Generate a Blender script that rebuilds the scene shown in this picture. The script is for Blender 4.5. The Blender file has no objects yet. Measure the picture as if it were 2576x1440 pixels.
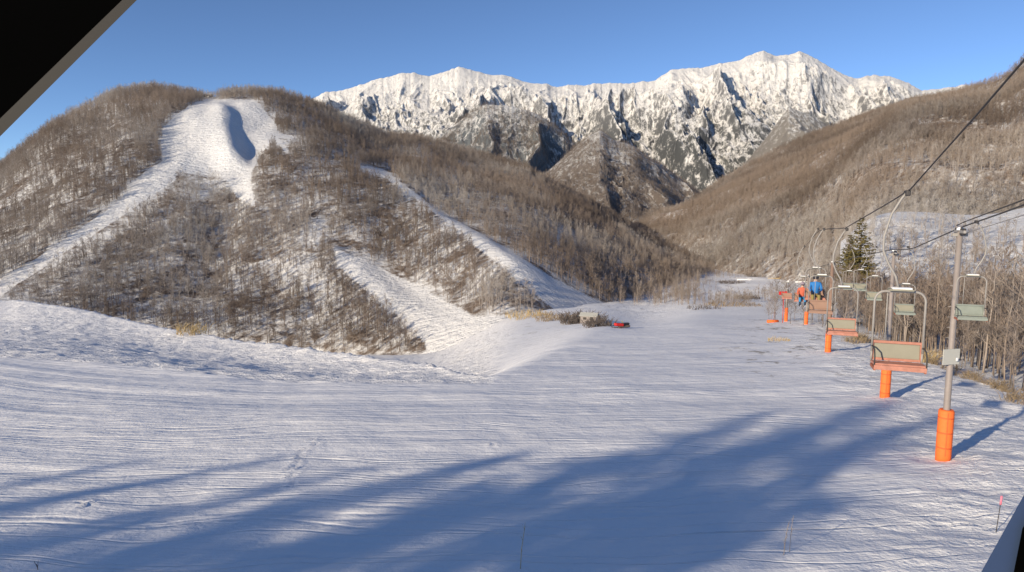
import bpy, bmesh, math, random
import numpy as np
from mathutils import Vector, Matrix
R = math.radians
sc = bpy.context.scene
COL = sc.collection
# ------------------------------------------------------------------ camera model (reference grid 2576 x 1440)
F = 1678.0; PITCH = R(6.5); CH = 7.0
CP, SP = math.cos(PITCH), math.sin(PITCH)
def ray(px, py):
    X = (np.asarray(px, float)-1288)/F; Yd = (np.asarray(py, float)-720)/F
    fw = CP-Yd*SP; dn = SP+Yd*CP
    return X/fw, dn/fw            # a = x/y , r = (CH-z)/y
def pt(px, py, Y):
    a, r = ray(px, py); return Vector((float(a*Y), float(Y), float(CH-r*Y)))
def proj(x, y, z):
    d = y*CP-(z-CH)*SP; u = x/d; v = (-(z-CH)*CP-y*SP)/d
    return 1288+F*u, 720+F*v
# ------------------------------------------------------------------ noise
def _h(ix, iy, s):
    n = (ix.astype(np.int64)*374761393+iy.astype(np.int64)*668265263+s*1442695041) & 0xffffffff
    n = ((n ^ (n >> 13))*1274126177) & 0xffffffff
    n = (n ^ (n >> 16))
    return (n & 0xffffff)/float(0xffffff)
def vn(x, y, s=0):
    x = np.asarray(x, float); y = np.asarray(y, float)
    ix = np.floor(x); iy = np.floor(y); fx = x-ix; fy = y-iy
    fx = fx*fx*fx*(fx*(fx*6-15)+10); fy = fy*fy*fy*(fy*(fy*6-15)+10)
    a = _h(ix, iy, s); b = _h(ix+1, iy, s); c = _h(ix, iy+1, s); d = _h(ix+1, iy+1, s)
    return (a*(1-fx)+b*fx)*(1-fy)+(c*(1-fx)+d*fx)*fy
def fbm(x, y, o=4, s=0, g=.5):
    t = 0; A = 1; n = 0
    for i in range(o):
        t = t+A*(vn(x*2**i+i*17.3, y*2**i-i*9.1, s+i)-.5); n += A; A *= g
    return t/n*2
def ridged(x, y, o=5, s=0, g=.5):
    t = 0; A = 1; n = 0; w = 1
    for i in range(o):
        v = 1-abs(2*vn(x*2.03**i+i*7.7, y*2.03**i+i*3.1, s+i)-1); v = v*v
        t = t+A*v*w; w = np.clip(v*1.6, .15, 1); n += A; A *= g
    return t/n
def sm(x, a, b):
    t = np.clip((x-a)/(b-a), 0, 1); return t*t*(3-2*t)
# ------------------------------------------------------------------ object helpers
def tag(o, label=None, cat=None, group=None, kind=None):
    if label: o['label'] = label
    if cat: o['category'] = cat
    if group: o['group'] = group
    if kind: o['kind'] = kind
    return o
def newobj(name, me, mat=None, parent=None):
    o = bpy.data.objects.new(name, me); COL.objects.link(o)
    if mat is not None: me.materials.append(mat)
    if parent: o.parent = parent
    return o
def empty(name, loc=(0, 0, 0), rz=0):
    o = bpy.data.objects.new(name, None); COL.objects.link(o); o.empty_display_size = .3
    o.location = loc; o.rotation_euler = (0, 0, rz); return o
def grid_mesh(name, X, Y, Z, attrs=None):
    nr, nc = X.shape
    me = bpy.data.meshes.new(name)
    co = np.stack([X, Y, Z], -1).reshape(-1, 3).astype(np.float32)
    i = np.arange(nr*nc).reshape(nr, nc)
    q = np.stack([i[:-1, :-1], i[:-1, 1:], i[1:, 1:], i[1:, :-1]], -1).reshape(-1, 4).astype(np.int32)
    me.vertices.add(len(co)); me.vertices.foreach_set('co', co.ravel())
    me.loops.add(q.size); me.loops.foreach_set('vertex_index', q.ravel())
    me.polygons.add(len(q)); me.polygons.foreach_set('loop_start', np.arange(0, q.size, 4, dtype=np.int32))
    me.polygons.foreach_set('use_smooth', np.ones(len(q), bool))
    me.update(calc_edges=True)
    for k, v in (attrs or {}).items():
        at = me.attributes.new(k, 'FLOAT', 'POINT'); at.data.foreach_set('value', v.ravel().astype(np.float32))
    return me
class MB:
    def __init__(s): s.v = []; s.f = []; s.sm = []
    def tube(s, pts, r, n=8, cap=True, smooth=True):
        pts = [Vector(p) for p in pts]; rs = r if isinstance(r, (list, tuple)) else [r]*len(pts)
        b = len(s.v); t0 = (pts[1]-pts[0]).normalized()
        u = t0.orthogonal().normalized()
        for i, p in enumerate(pts):
            t = (pts[min(i+1, len(pts)-1)]-pts[max(i-1, 0)]).normalized()
            u = (u-t*u.dot(t)).normalized(); w = t.cross(u)
            for k in range(n):
                A = 2*math.pi*k/n; s.v.append(p+(u*math.cos(A)+w*math.sin(A))*rs[i])
        for i in range(len(pts)-1):
            for k in range(n):
                k2 = (k+1) % n
                s.f.append((b+i*n+k, b+i*n+k2, b+(i+1)*n+k2, b+(i+1)*n+k)); s.sm.append(smooth)
        if cap:
            s.f.append(tuple(b+k for k in reversed(range(n)))); s.sm.append(False)
            e = b+(len(pts)-1)*n; s.f.append(tuple(e+k for k in range(n))); s.sm.append(False)
        return s
    def box(s, c, d, M=None, bev=0.0):
        c = Vector(c); hx, hy, hz = d[0]/2, d[1]/2, d[2]/2
        bm = bmesh.new(); bmesh.ops.create_cube(bm, size=1)
        for v in bm.verts: v.co = Vector((v.co.x*d[0], v.co.y*d[1], v.co.z*d[2]))
        if bev > 0: bmesh.ops.bevel(bm, geom=bm.edges[:], offset=bev, segments=2, affect='EDGES', profile=.5)
        b = len(s.v); bm.verts.index_update()
        for v in bm.verts: s.v.append((M @ v.co if M else v.co)+c)
        for f in bm.faces: s.f.append(tuple(b+v.index for v in f.verts)); s.sm.append(False)
        bm.free(); return s
    def quad(s, pts):
        b = len(s.v); s.v += [Vector(p) for p in pts]; s.f.append(tuple(range(b, b+len(pts)))); s.sm.append(False)
    def mesh(s, name):
        me = bpy.data.meshes.new(name); me.from_pydata([tuple(v) for v in s.v], [], s.f)
        me.polygons.foreach_set('use_smooth', s.sm); me.update(); return me
    def build(s, name, mat, parent=None): return newobj(name, s.mesh(name), mat, parent)
# ------------------------------------------------------------------ materials
class NT:
    def __init__(s, name):
        s.m = bpy.data.materials.new(name); s.m.use_nodes = True; s.t = s.m.node_tree; s.n = s.t.nodes
        s.bsdf = s.n['Principled BSDF']; s.bsdf.inputs['Roughness'].default_value = .8
        s.bsdf.inputs['Specular IOR Level'].default_value = .2
    def add(s, typ, **kw):
        n = s.n.new(typ)
        for k, v in kw.items():
            if k in n.inputs: 
                if isinstance(v, bpy.types.NodeSocket): s.t.links.new(v, n.inputs[k])
                else: n.inputs[k].default_value = v
            else: setattr(n, k, v)
        return n
    def link(s, a, b): s.t.links.new(a, b)
    def math(s, op, a, b=None, c=None, clamp=False):
        n = s.n.new('ShaderNodeMath'); n.operation = op; n.use_clamp = clamp
        for i, v in enumerate((a, b, c)):
            if v is None: continue
            if isinstance(v, bpy.types.NodeSocket): s.link(v, n.inputs[i])
            else: n.inputs[i].default_value = v
        return n.outputs[0]
    def noise(s, vec, scale, detail=4, rough=.55, dist=0):
        n = s.n.new('ShaderNodeTexNoise'); n.inputs['Scale'].default_value = scale; n.inputs['Detail'].default_value = detail
        n.inputs['Roughness'].default_value = rough; n.inputs['Distortion'].default_value = dist
        s.link(vec, n.inputs['Vector']); return n.outputs['Fac']
    def mapv(s, vec, sc=(1, 1, 1), rot=(0, 0, 0)):
        n = s.n.new('ShaderNodeMapping'); n.inputs['Scale'].default_value = sc; n.inputs['Rotation'].default_value = rot
        s.link(vec, n.inputs['Vector']); return n.outputs[0]
    def ramp(s, fac, a, b, smooth=True):
        n = s.n.new('ShaderNodeMapRange'); n.clamp = True
        if smooth: n.interpolation_type = 'SMOOTHSTEP'
        n.inputs['From Min'].default_value = a; n.inputs['From Max'].default_value = b
        s.link(fac, n.inputs['Value']); return n.outputs[0]
    def mix(s, fac, a, b):
        n = s.n.new('ShaderNodeMix'); n.data_type = 'RGBA'
        if isinstance(fac, bpy.types.NodeSocket): s.link(fac, n.inputs[0])
        else: n.inputs[0].default_value = fac
        for sock, v in ((n.inputs[6], a), (n.inputs[7], b)):
            if isinstance(v, bpy.types.NodeSocket): s.link(v, sock)
            else: sock.default_value = (*v, 1) if len(v) == 3 else v
        return n.outputs[2]
    def bump(s, h, strength, dist, prev=None):
        n = s.n.new('ShaderNodeBump'); n.inputs['Strength'].default_value = strength; n.inputs['Distance'].default_value = dist
        s.link(h, n.inputs['Height'])
        if prev is not None: s.link(prev, n.inputs['Normal'])
        return n.outputs[0]
    def pos(s): return s.n.new('ShaderNodeNewGeometry').outputs['Position']
    def attr(s, name, typ='GEOMETRY'):
        n = s.n.new('ShaderNodeAttribute'); n.attribute_name = name; n.attribute_type = typ; return n.outputs['Fac']
def simple(name, col, rough=.6, metal=0, var=.12, scale=6, bump=.0):
    t = NT(name); p = t.add('ShaderNodeTexCoord').outputs['Object']
    f = t.noise(p, scale, 5)
    c = t.mix(f, tuple(x*(1-var) for x in col), tuple(min(1, x*(1+var)) for x in col))
    t.link(c, t.bsdf.inputs['Base Color']); t.bsdf.inputs['Roughness'].default_value = rough; t.bsdf.inputs['Metallic'].default_value = metal
    if bump: t.link(t.bump(f, bump, .02), t.bsdf.inputs['Normal'])
    return t.m
SNOW = (.82, .83, .86)
def mat_ground():
    t = NT('piste_snow'); p = t.pos()
    sep = t.add('ShaderNodeSeparateXYZ'); t.link(p, sep.inputs[0]); x, y = sep.outputs[0], sep.outputs[1]
    rough = t.attr('rough')
    # curved grooming lines: y - .01 (x+2)^2
    xx = t.math('ADD', x, 2); g = t.math('SUBTRACT', y, t.math('MULTIPLY', t.math('MULTIPLY', xx, xx), .0075))
    cb = t.add('ShaderNodeCombineXYZ'); t.link(t.math('MULTIPLY', x, .035), cb.inputs[0]); t.link(g, cb.inputs[1])
    v = cb.outputs[0]
    n1 = t.noise(v, .45, 5, .6, .2); n2 = t.noise(v, 1.9, 4, .6, .3)
    lump = t.noise(t.mapv(p, (.55, 1, 1), (0, 0, R(12))), 1.7, 6, .62); fine = t.noise(p, 7, 4, .6)
    pst = t.math('SUBTRACT', 1, rough)
    patch = t.ramp(t.noise(p, .09, 3), .38, .66)
    gs = t.math('MULTIPLY', t.math('ADD', t.math('MULTIPLY', n1, .5), t.math('MULTIPLY', n2, t.math('MULTIPLY_ADD', patch, .13, .03))), t.math('MULTIPLY_ADD', pst, .8, .12))
    rs = t.math('MULTIPLY', t.math('ADD', t.math('MULTIPLY', lump, .8), t.math('MULTIPLY', fine, .18)), t.math('MULTIPLY_ADD', rough, .8, .22))
    h = t.math('ADD', gs, rs)
    for rz, sc2, off in ((R(28), .5, .5), (R(-38), .42, .5), (R(62), .36, .52)):
        wv = t.noise(p, .08, 2); cw = t.add('ShaderNodeVectorMath', operation='SCALE'); t.link(wv, cw.inputs[3]); cw.inputs[0].default_value = (5, 5, 0)
        aw = t.add('ShaderNodeVectorMath', operation='ADD'); t.link(p, aw.inputs[0]); t.link(cw.outputs[0], aw.inputs[1])
        q = t.noise(t.mapv(aw.outputs[0], (.035, 1, .1), (0, 0, rz)), sc2, 1, .4)
        ln = t.ramp(t.math('ABSOLUTE', t.math('SUBTRACT', q, off)), .0, .016)
        h = t.math('ADD', h, t.math('MULTIPLY', ln, .055))
    t.link(t.bump(h, 1.0, .5), t.bsdf.inputs['Normal'])
    big = t.noise(p, .05, 4); c = t.mix(big, (.83, .83, .845), (.90, .90, .91))
    dirt = t.ramp(t.noise(t.mapv(p, (1, .6, 1)), .35, 7, .72), .56, .66)
    c = t.mix(t.math('MULTIPLY', t.math('MULTIPLY', dirt, t.attr('dirt')), .8), c, (.22, .18, .12))
    t.link(c, t.bsdf.inputs['Base Color']); t.bsdf.inputs['Roughness'].default_value = .65
    return t.m
def mat_hill(name, brown=(.20, .15, .11), lo=.40, hi=.62, snowcol=(.70, .705, .72), run=True, scale=.06):
    t = NT(name); p = t.pos()
    n = t.noise(t.mapv(p, (1, 1, .5)), scale, 8, .68, .5); s2 = t.noise(p, .35, 5, .65)
    f = t.ramp(t.math('ADD', t.math('MULTIPLY', n, .6), t.math('MULTIPLY', s2, .4)), lo, hi)
    c = t.mix(f, snowcol, t.mix(t.noise(p, .02, 3), brown, tuple(b*.7 for b in brown)))
    if run: c = t.mix(t.attr('run'), c, snowcol)
    t.link(c, t.bsdf.inputs['Base Color'])
    t.link(t.bump(t.math('ADD', s2, t.math('MULTIPLY', t.noise(t.mapv(p, (.25, 1, .6), (0, 0, R(-25))), .5, 5, .65), 1.2)), .9, 1.1), t.bsdf.inputs['Normal'])
    return t.m
def mat_mountain(name, z0, z1, rock=(.13, .13, .145), tree=(.075, .08, .085), sc_=.004, rocklo=.50, treeamt=1.0, brown=None, brz=0):
    t = NT(name); p = t.pos()
    geo = t.n.new('ShaderNodeNewGeometry'); sn = t.add('ShaderNodeSeparateXYZ'); t.link(geo.outputs['Normal'], sn.inputs[0])
    sp = t.add('ShaderNodeSeparateXYZ'); t.link(p, sp.inputs[0])
    # streaks running down the faces
    st = t.noise(t.mapv(p, (1, .55, .35), (R(8), R(20), R(10))), sc_*3.2, 7, .68, .6)
    fn = t.noise(p, sc_*10, 5, .7)
    steep = t.math('SUBTRACT', 1, sn.outputs[2])
    k = t.math('ADD', t.math('MULTIPLY', st, .75), t.math('MULTIPLY', fn, .3))
    k = t.math('ADD', k, t.math('MULTIPLY', steep, .26))
    alt = t.ramp(sp.outputs[2], z0, z1, False)      # 0 low, 1 high
    k = t.math('ADD', k, t.math('MULTIPLY', t.math('SUBTRACT', 1, alt), .20*treeamt))
    f = t.ramp(k, rocklo+.18, rocklo+.37)
    dark = t.mix(alt, tree, rock)
    if brown: dark = t.mix(t.ramp(sp.outputs[2], brz, brz*1.6), brown, dark)
    c = t.mix(f, (.77, .76, .75), dark)
    t.link(c, t.bsdf.inputs['Base Color'])
    t.link(t.bump(t.math('ADD', st, fn), .9, 14), t.bsdf.inputs['Normal'])
    return t.m
def mat_bark(name, c1, c2, frostbias=0.0, mode='INSTANCER'):
    t = NT(name); p = t.pos()
    tint = t.attr('tint', mode); fr = t.attr('frost', mode)
    c = t.mix(tint, c1, c2)
    gm = t.n.new('ShaderNodeNewGeometry'); sn = t.add('ShaderNodeSeparateXYZ'); t.link(gm.outputs['Normal'], sn.inputs[0])
    up = t.ramp(sn.outputs[2], -.1, .6)
    f = t.math('MULTIPLY', t.math('MULTIPLY_ADD', up, .6, .4), fr, clamp=True)
    c = t.mix(f, c, (.62, .60, .58)); t.link(c, t.bsdf.inputs['Base Color']); t.bsdf.inputs['Roughness'].default_value = .9
    return t.m
M = dict(
 ground=mat_ground(),
 hill=mat_hill('wooded_hillside_snow', (.17, .13, .105), .43, .60),
 hillb=mat_hill('brown_hillside', (.20, .145, .11), .36, .58, run=False),
 slopec=mat_hill('clean_snow_slope', (.2, .16, .12), .62, .74, run=False),
 mtn=mat_mountain('high_snow_mountain', 500, 1200, rock=(.24, .24, .255), rocklo=.44, treeamt=.6, sc_=.011),
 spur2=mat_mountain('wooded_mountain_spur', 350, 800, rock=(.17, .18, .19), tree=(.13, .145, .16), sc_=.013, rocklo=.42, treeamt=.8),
 spur3=mat_mountain('brown_mountain_spur', 100, 420, rock=(.24, .22, .21), tree=(.22, .185, .165), sc_=.022, rocklo=.44, treeamt=1.0),
 spur4=mat_mountain('pale_mountain_spur', 300, 900, rock=(.30, .28, .26), tree=(.25, .23, .21), sc_=.018, rocklo=.37, treeamt=.8),
 bark=mat_bark('far_bare_bark', (.165, .132, .112), (.31, .25, .208)),
 nbark=mat_bark('near_bare_bark', (.16, .125, .105), (.29, .225, .185), mode='OBJECT'),
 needle=simple('conifer_needles', (.17, .14, .05), .8, var=.4, scale=1.5),
 dneedle=simple('dark_conifer_needles', (.04, .06, .03), .8, var=.3),
 trunk=simple('conifer_trunk', (.12, .09, .07), .9),
 steel=simple('galvanised_steel', (.31, .295, .28), .55, .1, .15, 8),
 pole=simple('weathered_grey_pole', (.28, .245, .23), .6, .1, .2, 3),
 brownpole=simple('rusty_brown_pole', (.22, .15, .12), .7, 0, .2, 3),
 orange=simple('orange_pad', (.88, .17, .04), .65, 0, .16, 5, .6),
 strap=simple('orange_strap', (.62, .12, .04), .7, 0, .2, 6),
 salmon=simple('faded_red_paint', (.43, .20, .15), .7, 0, .38, 9),
 redbrown=simple('brown_red_paint', (.36, .13, .08), .6, 0, .2, 6),
 backpad=simple('grey_green_pad', (.27, .26, .21), .7, 0, .1, 5),
 brownpad=simple('faded_brown_pad', (.30, .19, .145), .7, 0, .15, 5),
 teal=simple('grey_teal_seat', (.23, .26, .235), .6, 0, .15, 5),
 snowcap=simple('snow_cap', (.84, .84, .85), .7, 0, .04, 8),
 cable=simple('steel_cable', (.07, .065, .065), .6, .3),
 sign=simple('grey_sign_board', (.46, .46, .42), .5, 0, .06, 9),
 black=simple('black_housing', (.0015, .0015, .0015), 1.0, 0, .4, 3),
 trimg=simple('grey_trim', (.016, .015, .015), .6, 0, .2, 6),
 bluer=simple('blue_grey_ledge', (.035, .06, .13), .9, 0, .05, 2),
 straw=simple('dry_straw', (.50, .38, .20), .9, 0, .25, 9),
 brush=simple('dry_brush', (.30, .23, .15), .9, 0, .3, 4),
 dbrush=simple('dark_brush', (.13, .11, .10), .9, 0, .3, 4),
 red=simple('red_cloth', (.55, .03, .03), .7), pink=simple('pink_tape', (.80, .22, .30), .6),
 hut=simple('dark_hut_wall', (.06, .055, .05), .8),
 skin=simple('skin', (.55, .36, .27), .6), dark=simple('dark_cloth', (.03, .03, .04), .7),
 blue=simple('blue_jacket', (.03, .17, .45), .7), olive=simple('olive_trousers', (.24, .19, .07), .8),
 redj=simple('red_orange_jacket', (.50, .12, .07), .7), blue2=simple('blue_trousers', (.04, .22, .42), .8),
 white=simple('white_ski', (.75, .75, .76), .4), mauve=simple('mauve_cloth', (.25, .20, .24), .8),
)
M['black'].node_tree.nodes['Principled BSDF'].inputs['Specular IOR Level'].default_value = 0
# ------------------------------------------------------------------ terrain functions
def curve(pts, sg=.022):      # (px,py,Y) -> interpolators over a
    A = []; Rr = []; Ys = []
    for px, py, Y in pts:
        a, r = ray(px, py); A.append(float(a)); Rr.append(float(r)); Ys.append(Y)
    A = np.array(A); Rr = np.array(Rr); Ys = np.array(Ys, float)
    ta = np.arange(A[0], A[-1], .002); kn = int(sg*4/.002); kk = np.exp(-.5*(np.arange(-kn, kn+1)*.002/sg)**2); kk /= kk.sum()
    tY = np.convolve(np.pad(np.interp(ta, A, Ys), kn, mode='edge'), kk, 'valid'); tR = np.convolve(np.pad(np.interp(ta, A, Rr), kn, mode='edge'), kk, 'valid')
    def f(a):
        Y = np.interp(a, ta, tY); r = np.interp(a, ta, tR); return Y, CH-r*Y
    return f
footA = curve([(-900, 780, 230), (-400, 790, 230), (0, 775, 230), (400, 838, 235), (800, 892, 225), (1090, 893, 200), (1160, 862, 200), (1280, 795, 205), (1400, 775, 225), (1500, 766, 250), (1600, 750, 290), (1700, 735, 330), (1800, 688, 420)])
crestA = curve([(-900, 760, 420), (-400, 690, 430), (-150, 520, 450), (0, 425, 480), (130, 325, 520), (300, 235, 570), (380, 224, 590), (450, 229, 600), (520, 246, 600), (620, 232, 610), (700, 240, 620), (760, 252, 630), (850, 292, 640), (960, 342, 660), (1080, 357, 690), (1200, 395, 700), (1350, 450, 690), (1480, 508, 660), (1600, 578, 600), (1700, 628, 540), (1800, 685, 480)], .008)
rimc = curve([(-900, 740, 160), (-300, 742, 158), (0, 757, 150), (50, 755, 148), (200, 775, 132), (400, 822, 108), (600, 855, 90), (800, 880, 75), (1000, 903, 62), (1150, 930, 52), (1230, 960, 45.5)], .01)
basec = curve([(-900, 870, 65), (-300, 880, 62), (0, 900, 59), (300, 925, 53), (700, 965, 44.5), (1000, 972, 43), (1230, 975, 43)])
AL = float(ray(1230, 960)[0])
k0 = .105
def base_plane(y):
    return np.interp(y, [-200, -60, 0, 30, 62, 110, 165, 250, 420, 700, 3000], [9, 4, 0, -3.15, -6.5, -11.6, -19.0, -27.5, -31.8, -36, -120])
_yy = np.linspace(-200, 3000, 6401)
_bp = np.convolve(np.pad(base_plane(_yy), 20, mode='edge'), np.ones(41)/41, 'valid')
def bplane(y): return np.interp(y, _yy, _bp)
def ground_z(x, y, detail=True):
    x = np.asarray(x, float); y = np.asarray(y, float)
    ys = np.maximum(y, 18.); a = x/ys
    z = bplane(y)
    zp = z.copy() if hasattr(z, 'copy') else z
    ac = np.clip(a, -1.6, AL)
    Yb, _ = basec(ac); Yr, zr = rimc(ac); Yf, zf = footA(np.clip(a, -1.2, .31))
    # bank face + gully on the left
    t = sm(y, Yb, Yr); bank = zp*(1-t)+zr*t
    t2 = np.clip((y-Yr)/(Yf-Yr), 0, 1); gul = zr+(zf-zr)*(t2**.8)
    zl = np.where(y < Yb, zp, np.where(y < Yr, bank, gul))
    zl = np.where(y > Yf, zf-.12*(y-Yf), zl)
    # right of the bank end : plane, tied to the foot of the hill
    tr = sm(y, 60, 200); zr2 = zp+(zf-np.interp(Yf, _yy, _bp))*tr
    zr2 = np.where(y > Yf, zf-.10*(y-Yf), zr2)
    xe = AL*45+(y-45)*np.where(y < 45, AL, .24); ww = 2.5+.16*np.clip(y-45, 0, 200)
    w = sm(x-xe, -ww, ww*.3); zr2 = np.where((y > Yf) & (a > .2), np.minimum(zp-1.5, zf), zr2)
    zz = zl*(1-w)+zr2*w
    w2 = sm(a, .15, .30); zz = zz*(1-w2)+zp*w2
    z = np.where(y > 18, zz, zp)
    # broad undulation of the piste and a berm carrying the lift towers
    z = z+.25*fbm(x/22, y/22, 3, 5)*sm(y, 5, 30)*(1-sm(y, 200, 400))
    z = z+.10*fbm(x/5, y/4, 3, 6)*(1-sm(y, 80, 200))
    z = z+1.1*fbm(x/17, y/30, 4, 15)*sm(y, 195, 260)*(1-sm(y, 600, 900))
    d = (x-(7.5+.37*y)); z = z+.35*np.exp(-(d/5)**2)*sm(y, 30, 60)*(1-sm(y, 110, 150))
    # slope beyond the lift, a little lower
    z = z-.8*sm(d, 6, 14)*sm(y, 20, 40)*(1-sm(y, 200, 300))
    if detail:
        rg = rough_at(x, y)
        g = y-.0075*(x+2)**2
        z = z+(1-rg)*(.15*fbm(x*.02, g*.22, 3, 11)+.028*fbm(x*.05, g*.95, 3, 12))*(1-.7*sm(y, 55, 90))*(1-sm(y, 120, 220))
        z = z+rg*(.22*fbm(x*.55, y*.8, 4, 21)+.11*fbm(x*.9+.2*y, y*2.3, 3, 27)+.5*fbm(x/7, y/5, 2, 23)*.3)*(1-sm(y, 250, 400))+.02*fbm(x*1.5, y*1.5, 3, 31)
    return z
def rough_at(x, y):
    a = x/np.maximum(y, 18.); Yb, _ = basec(np.clip(a, -1.6, AL)); 
    r = sm(y, Yb-.6, Yb+.8)*(1-sm(a, AL-.01, AL+.02+.04*np.clip((y-60)/100, 0, 1)))
    d = x-(7.5+.37*y)
    r = np.maximum(r, .75*sm(d+3*fbm(x/9, y/9, 2, 4), -5, 0)*(1-sm(y, 150, 260)))
    r = np.maximum(r, .8*sm(fbm(x/26, y/14, 3, 41)-(y-14)/12, .1, .6))      # rough patches close to the building
    r = np.maximum(r, .7*sm(y, 165, 200))
    return np.clip(r, 0, 1)
# ---- the ground sheet
def make_ground():
    ys = [-90.]
    while ys[-1] < 3000:
        y = ys[-1]; step = .16+max(0, y-12)*.0075 if y > 10 else (.16 if y > 8 else 1.5)
        ys.append(min(y+step, 8.01) if y < 8 else y+step)
    ys = np.array(ys); s = np.linspace(-1, 1, 860)
    s = s*(.55+.45*np.abs(s)); W = 50+1.15*np.maximum(ys, 0)
    X = s[None, :]*W[:, None]; Y = np.repeat(ys[:, None], len(s), 1)
    Z = ground_z(X, Y); rg = rough_at(X, Y)
    # foot prints and ski marks
    rnd = random.Random(4)
    prints = []
    line = [(740, 1215), (732, 1180), (745, 1160), (760, 1140), (790, 1120), (775, 1100)]
    for i in range(len(line)-1):
        for q in range(2):
            t = q/2; prints.append((line[i][0]*(1-t)+line[i+1][0]*t+rnd.uniform(-6, 6), line[i][1]*(1-t)+line[i+1][1]*t+rnd.uniform(-2, 2)))
    for px, py in prints+[(545, 983), (565, 985), (1240, 1125), (205, 1260), (220, 1268)]:
        a, r = ray(px, py); Yd = CH/(r-k0); xd = a*Yd
        d2 = ((X-xd)/.12)**2+((Y-Yd)/.17)**2
        Z = Z-.05*np.exp(-d2)+.035*np.exp(-(np.sqrt(d2)-1.8)**2*3)
    d = X-(7.5+.37*Y)
    dirt = sm(Y, 35, 55)*(1-sm(np.abs(d), 6, 14))*(1-sm(Y, 130, 170))+sm(X/np.maximum(Y, 18), -.14, -.05)*(1-sm(X/np.maximum(Y, 18), .10, .30))*sm(Y, 75, 130)*(1-sm(Y, 165, 175))*.5+.8*sm(Y, 190, 230)
    me = grid_mesh('ground', X, Y, Z, dict(rough=rg, dirt=np.clip(dirt, 0, 1)))
    o = newobj('ground', me, M['ground']); tag(o, kind='structure')
make_ground()
# ---- hills
def inpoly(px, py, poly):
    ins = np.zeros(px.shape, bool); n = len(poly)
    for i in range(n):
        x1, y1 = poly[i]; x2, y2 = poly[(i+1) % n]
        if y1 == y2: continue
        c = ((y1 > py) != (y2 > py)) & (px < (x2-x1)*(py-y1)/(y2-y1)+x1); ins ^= c
    return ins
RUNS = [
 [(470, 264), (520, 250), (640, 250), (662, 275), (700, 320), (690, 345), (650, 400), (634, 440), (640, 520), (600, 500), (565, 448), (480, 440), (440, 432), (412, 440), (405, 400), (410, 330), (440, 290)],
 [(405, 405), (440, 430), (440, 455), (400, 480), (300, 548), (150, 645), (60, 705), (-60, 785), (-200, 850), (-200, 780), (-60, 740), (0, 702), (100, 645), (220, 565), (305, 500), (325, 465)],
 [(835, 620), (870, 635), (1000, 695), (1130, 760), (1190, 795), (1290, 795), (1290, 830), (1230, 890), (1080, 900), (1065, 865), (1008, 800), (930, 735), (852, 668)],
 [(870, 412), (960, 425), (1000, 450), (1100, 530), (1230, 600), (1330, 660), (1430, 720), (1520, 765), (1500, 790), (1400, 785), (1340, 735), (1290, 690), (1220, 640), (1150, 580), (1050, 505), (970, 450)],
 [(650, 315), (720, 335), (780, 360), (700, 345), (740, 395), (720, 385), (680, 345)]]
def hill_xyz(a, w, foot, crest, shape=1.0, relief=None):
    Yf, zf = foot(a); Yc, zc = crest(a)
    Y = Yf+(Yc-Yf)*w; ws = np.clip(w, 0, 1)
    z = zf+(zc-zf)*(ws**shape*(1-.42)+.42*np.sin(ws*math.pi/2))
    z = np.where(w > 1, zc-(Y-Yc)*.32, z); z = np.where(w < 0, zf+(Y-Yf)*.15, z)
    x = a*Y
    if relief is not None: z = z+relief(x, Y, z, w, a)
    return x, Y, z
def reliefA(x, y, z, w, a):
    env = sm(w, 0, .12)*(1-.85*sm(w, .8, 1.0))
    px, py = proj(x, y, z)
    r = 9*fbm(x/75+.3*y/100, y/190, 4, 51)*env
    # spurs beside the ski runs (raised ground on the left of each run)
    for (x1, y1), (x2, y2), amp, wd in (((835, 605), (1200, 800), 2, 60), ((890, 400), (1480, 755), 4, 28)):
        dx, dy = x2-x1, y2-y1; L = math.hypot(dx, dy); u = ((px-x1)*dx+(py-y1)*dy)/L/L; d = ((px-x1)*dy-(py-y1)*dx)/L
        wr = 16+u*wd; dd = d+wr+12
        r = r+env*amp*np.where(dd < 0, np.exp(-(dd/70)**2), 1-sm(dd, 0, wr+18))*sm(u, -.15, .1)*(1-sm(u, .8, 1.0))
    # rounded shoulder of the top snowfield with a hollow right of it
    d = px-(548+.25*(py-280)); v = sm(py, 262, 300)*(1-sm(py, 385, 425))
    r = r+v*(7.5*np.exp(-(np.minimum(d, 0)/90)**2)*(1-sm(d, -4, 58)))
    r = r-v*2.0*np.exp(-((d-75)/28)**2)
    return r
def run_mask(x, y, z, j=5):
    px, py = proj(x, y, z); px = px+j*fbm(x/14, y/14, 3, 61)*1.6; py = py+j*fbm(x/14, y/14, 3, 71)
    m = np.zeros(px.shape)
    for p in RUNS: m = np.maximum(m, inpoly(px, py, p).astype(float))
    return m
def make_hill(name, foot, crest, a0, a1, na, nw, shape, relief, mat, run=False, wmax=1.5):
    A = np.linspace(a0, a1, na)[None, :]; w = np.concatenate([np.linspace(-.12, 1, nw), np.linspace(1.02, wmax, 14)])[:, None]
    A = np.repeat(A, len(w), 0); w = np.repeat(w, na, 1)
    X, Y, Z = hill_xyz(A, w, foot, crest, shape, relief)
    at = dict(run=run_mask(X, Y, Z, 4)) if run else dict()
    o = newobj(name, grid_mesh(name, X, Y, Z, at), mat); tag(o, kind='structure'); return o
aA0, aA1 = float(ray(-880, 700)[0]), float(ray(1798, 690)[0])
make_hill('ski_hill', footA, crestA, aA0, aA1, 900, 420, .95, reliefA, M['hill'], run=True)
footB = curve([(1480, 660, 640), (1570, 650, 600), (1780, 680, 450), (1900, 698, 375), (2000, 706, 345), (2100, 720, 300), (2150, 735, 250), (2300, 730, 235), (2576, 720, 240), (3300, 740, 240)])
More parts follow.
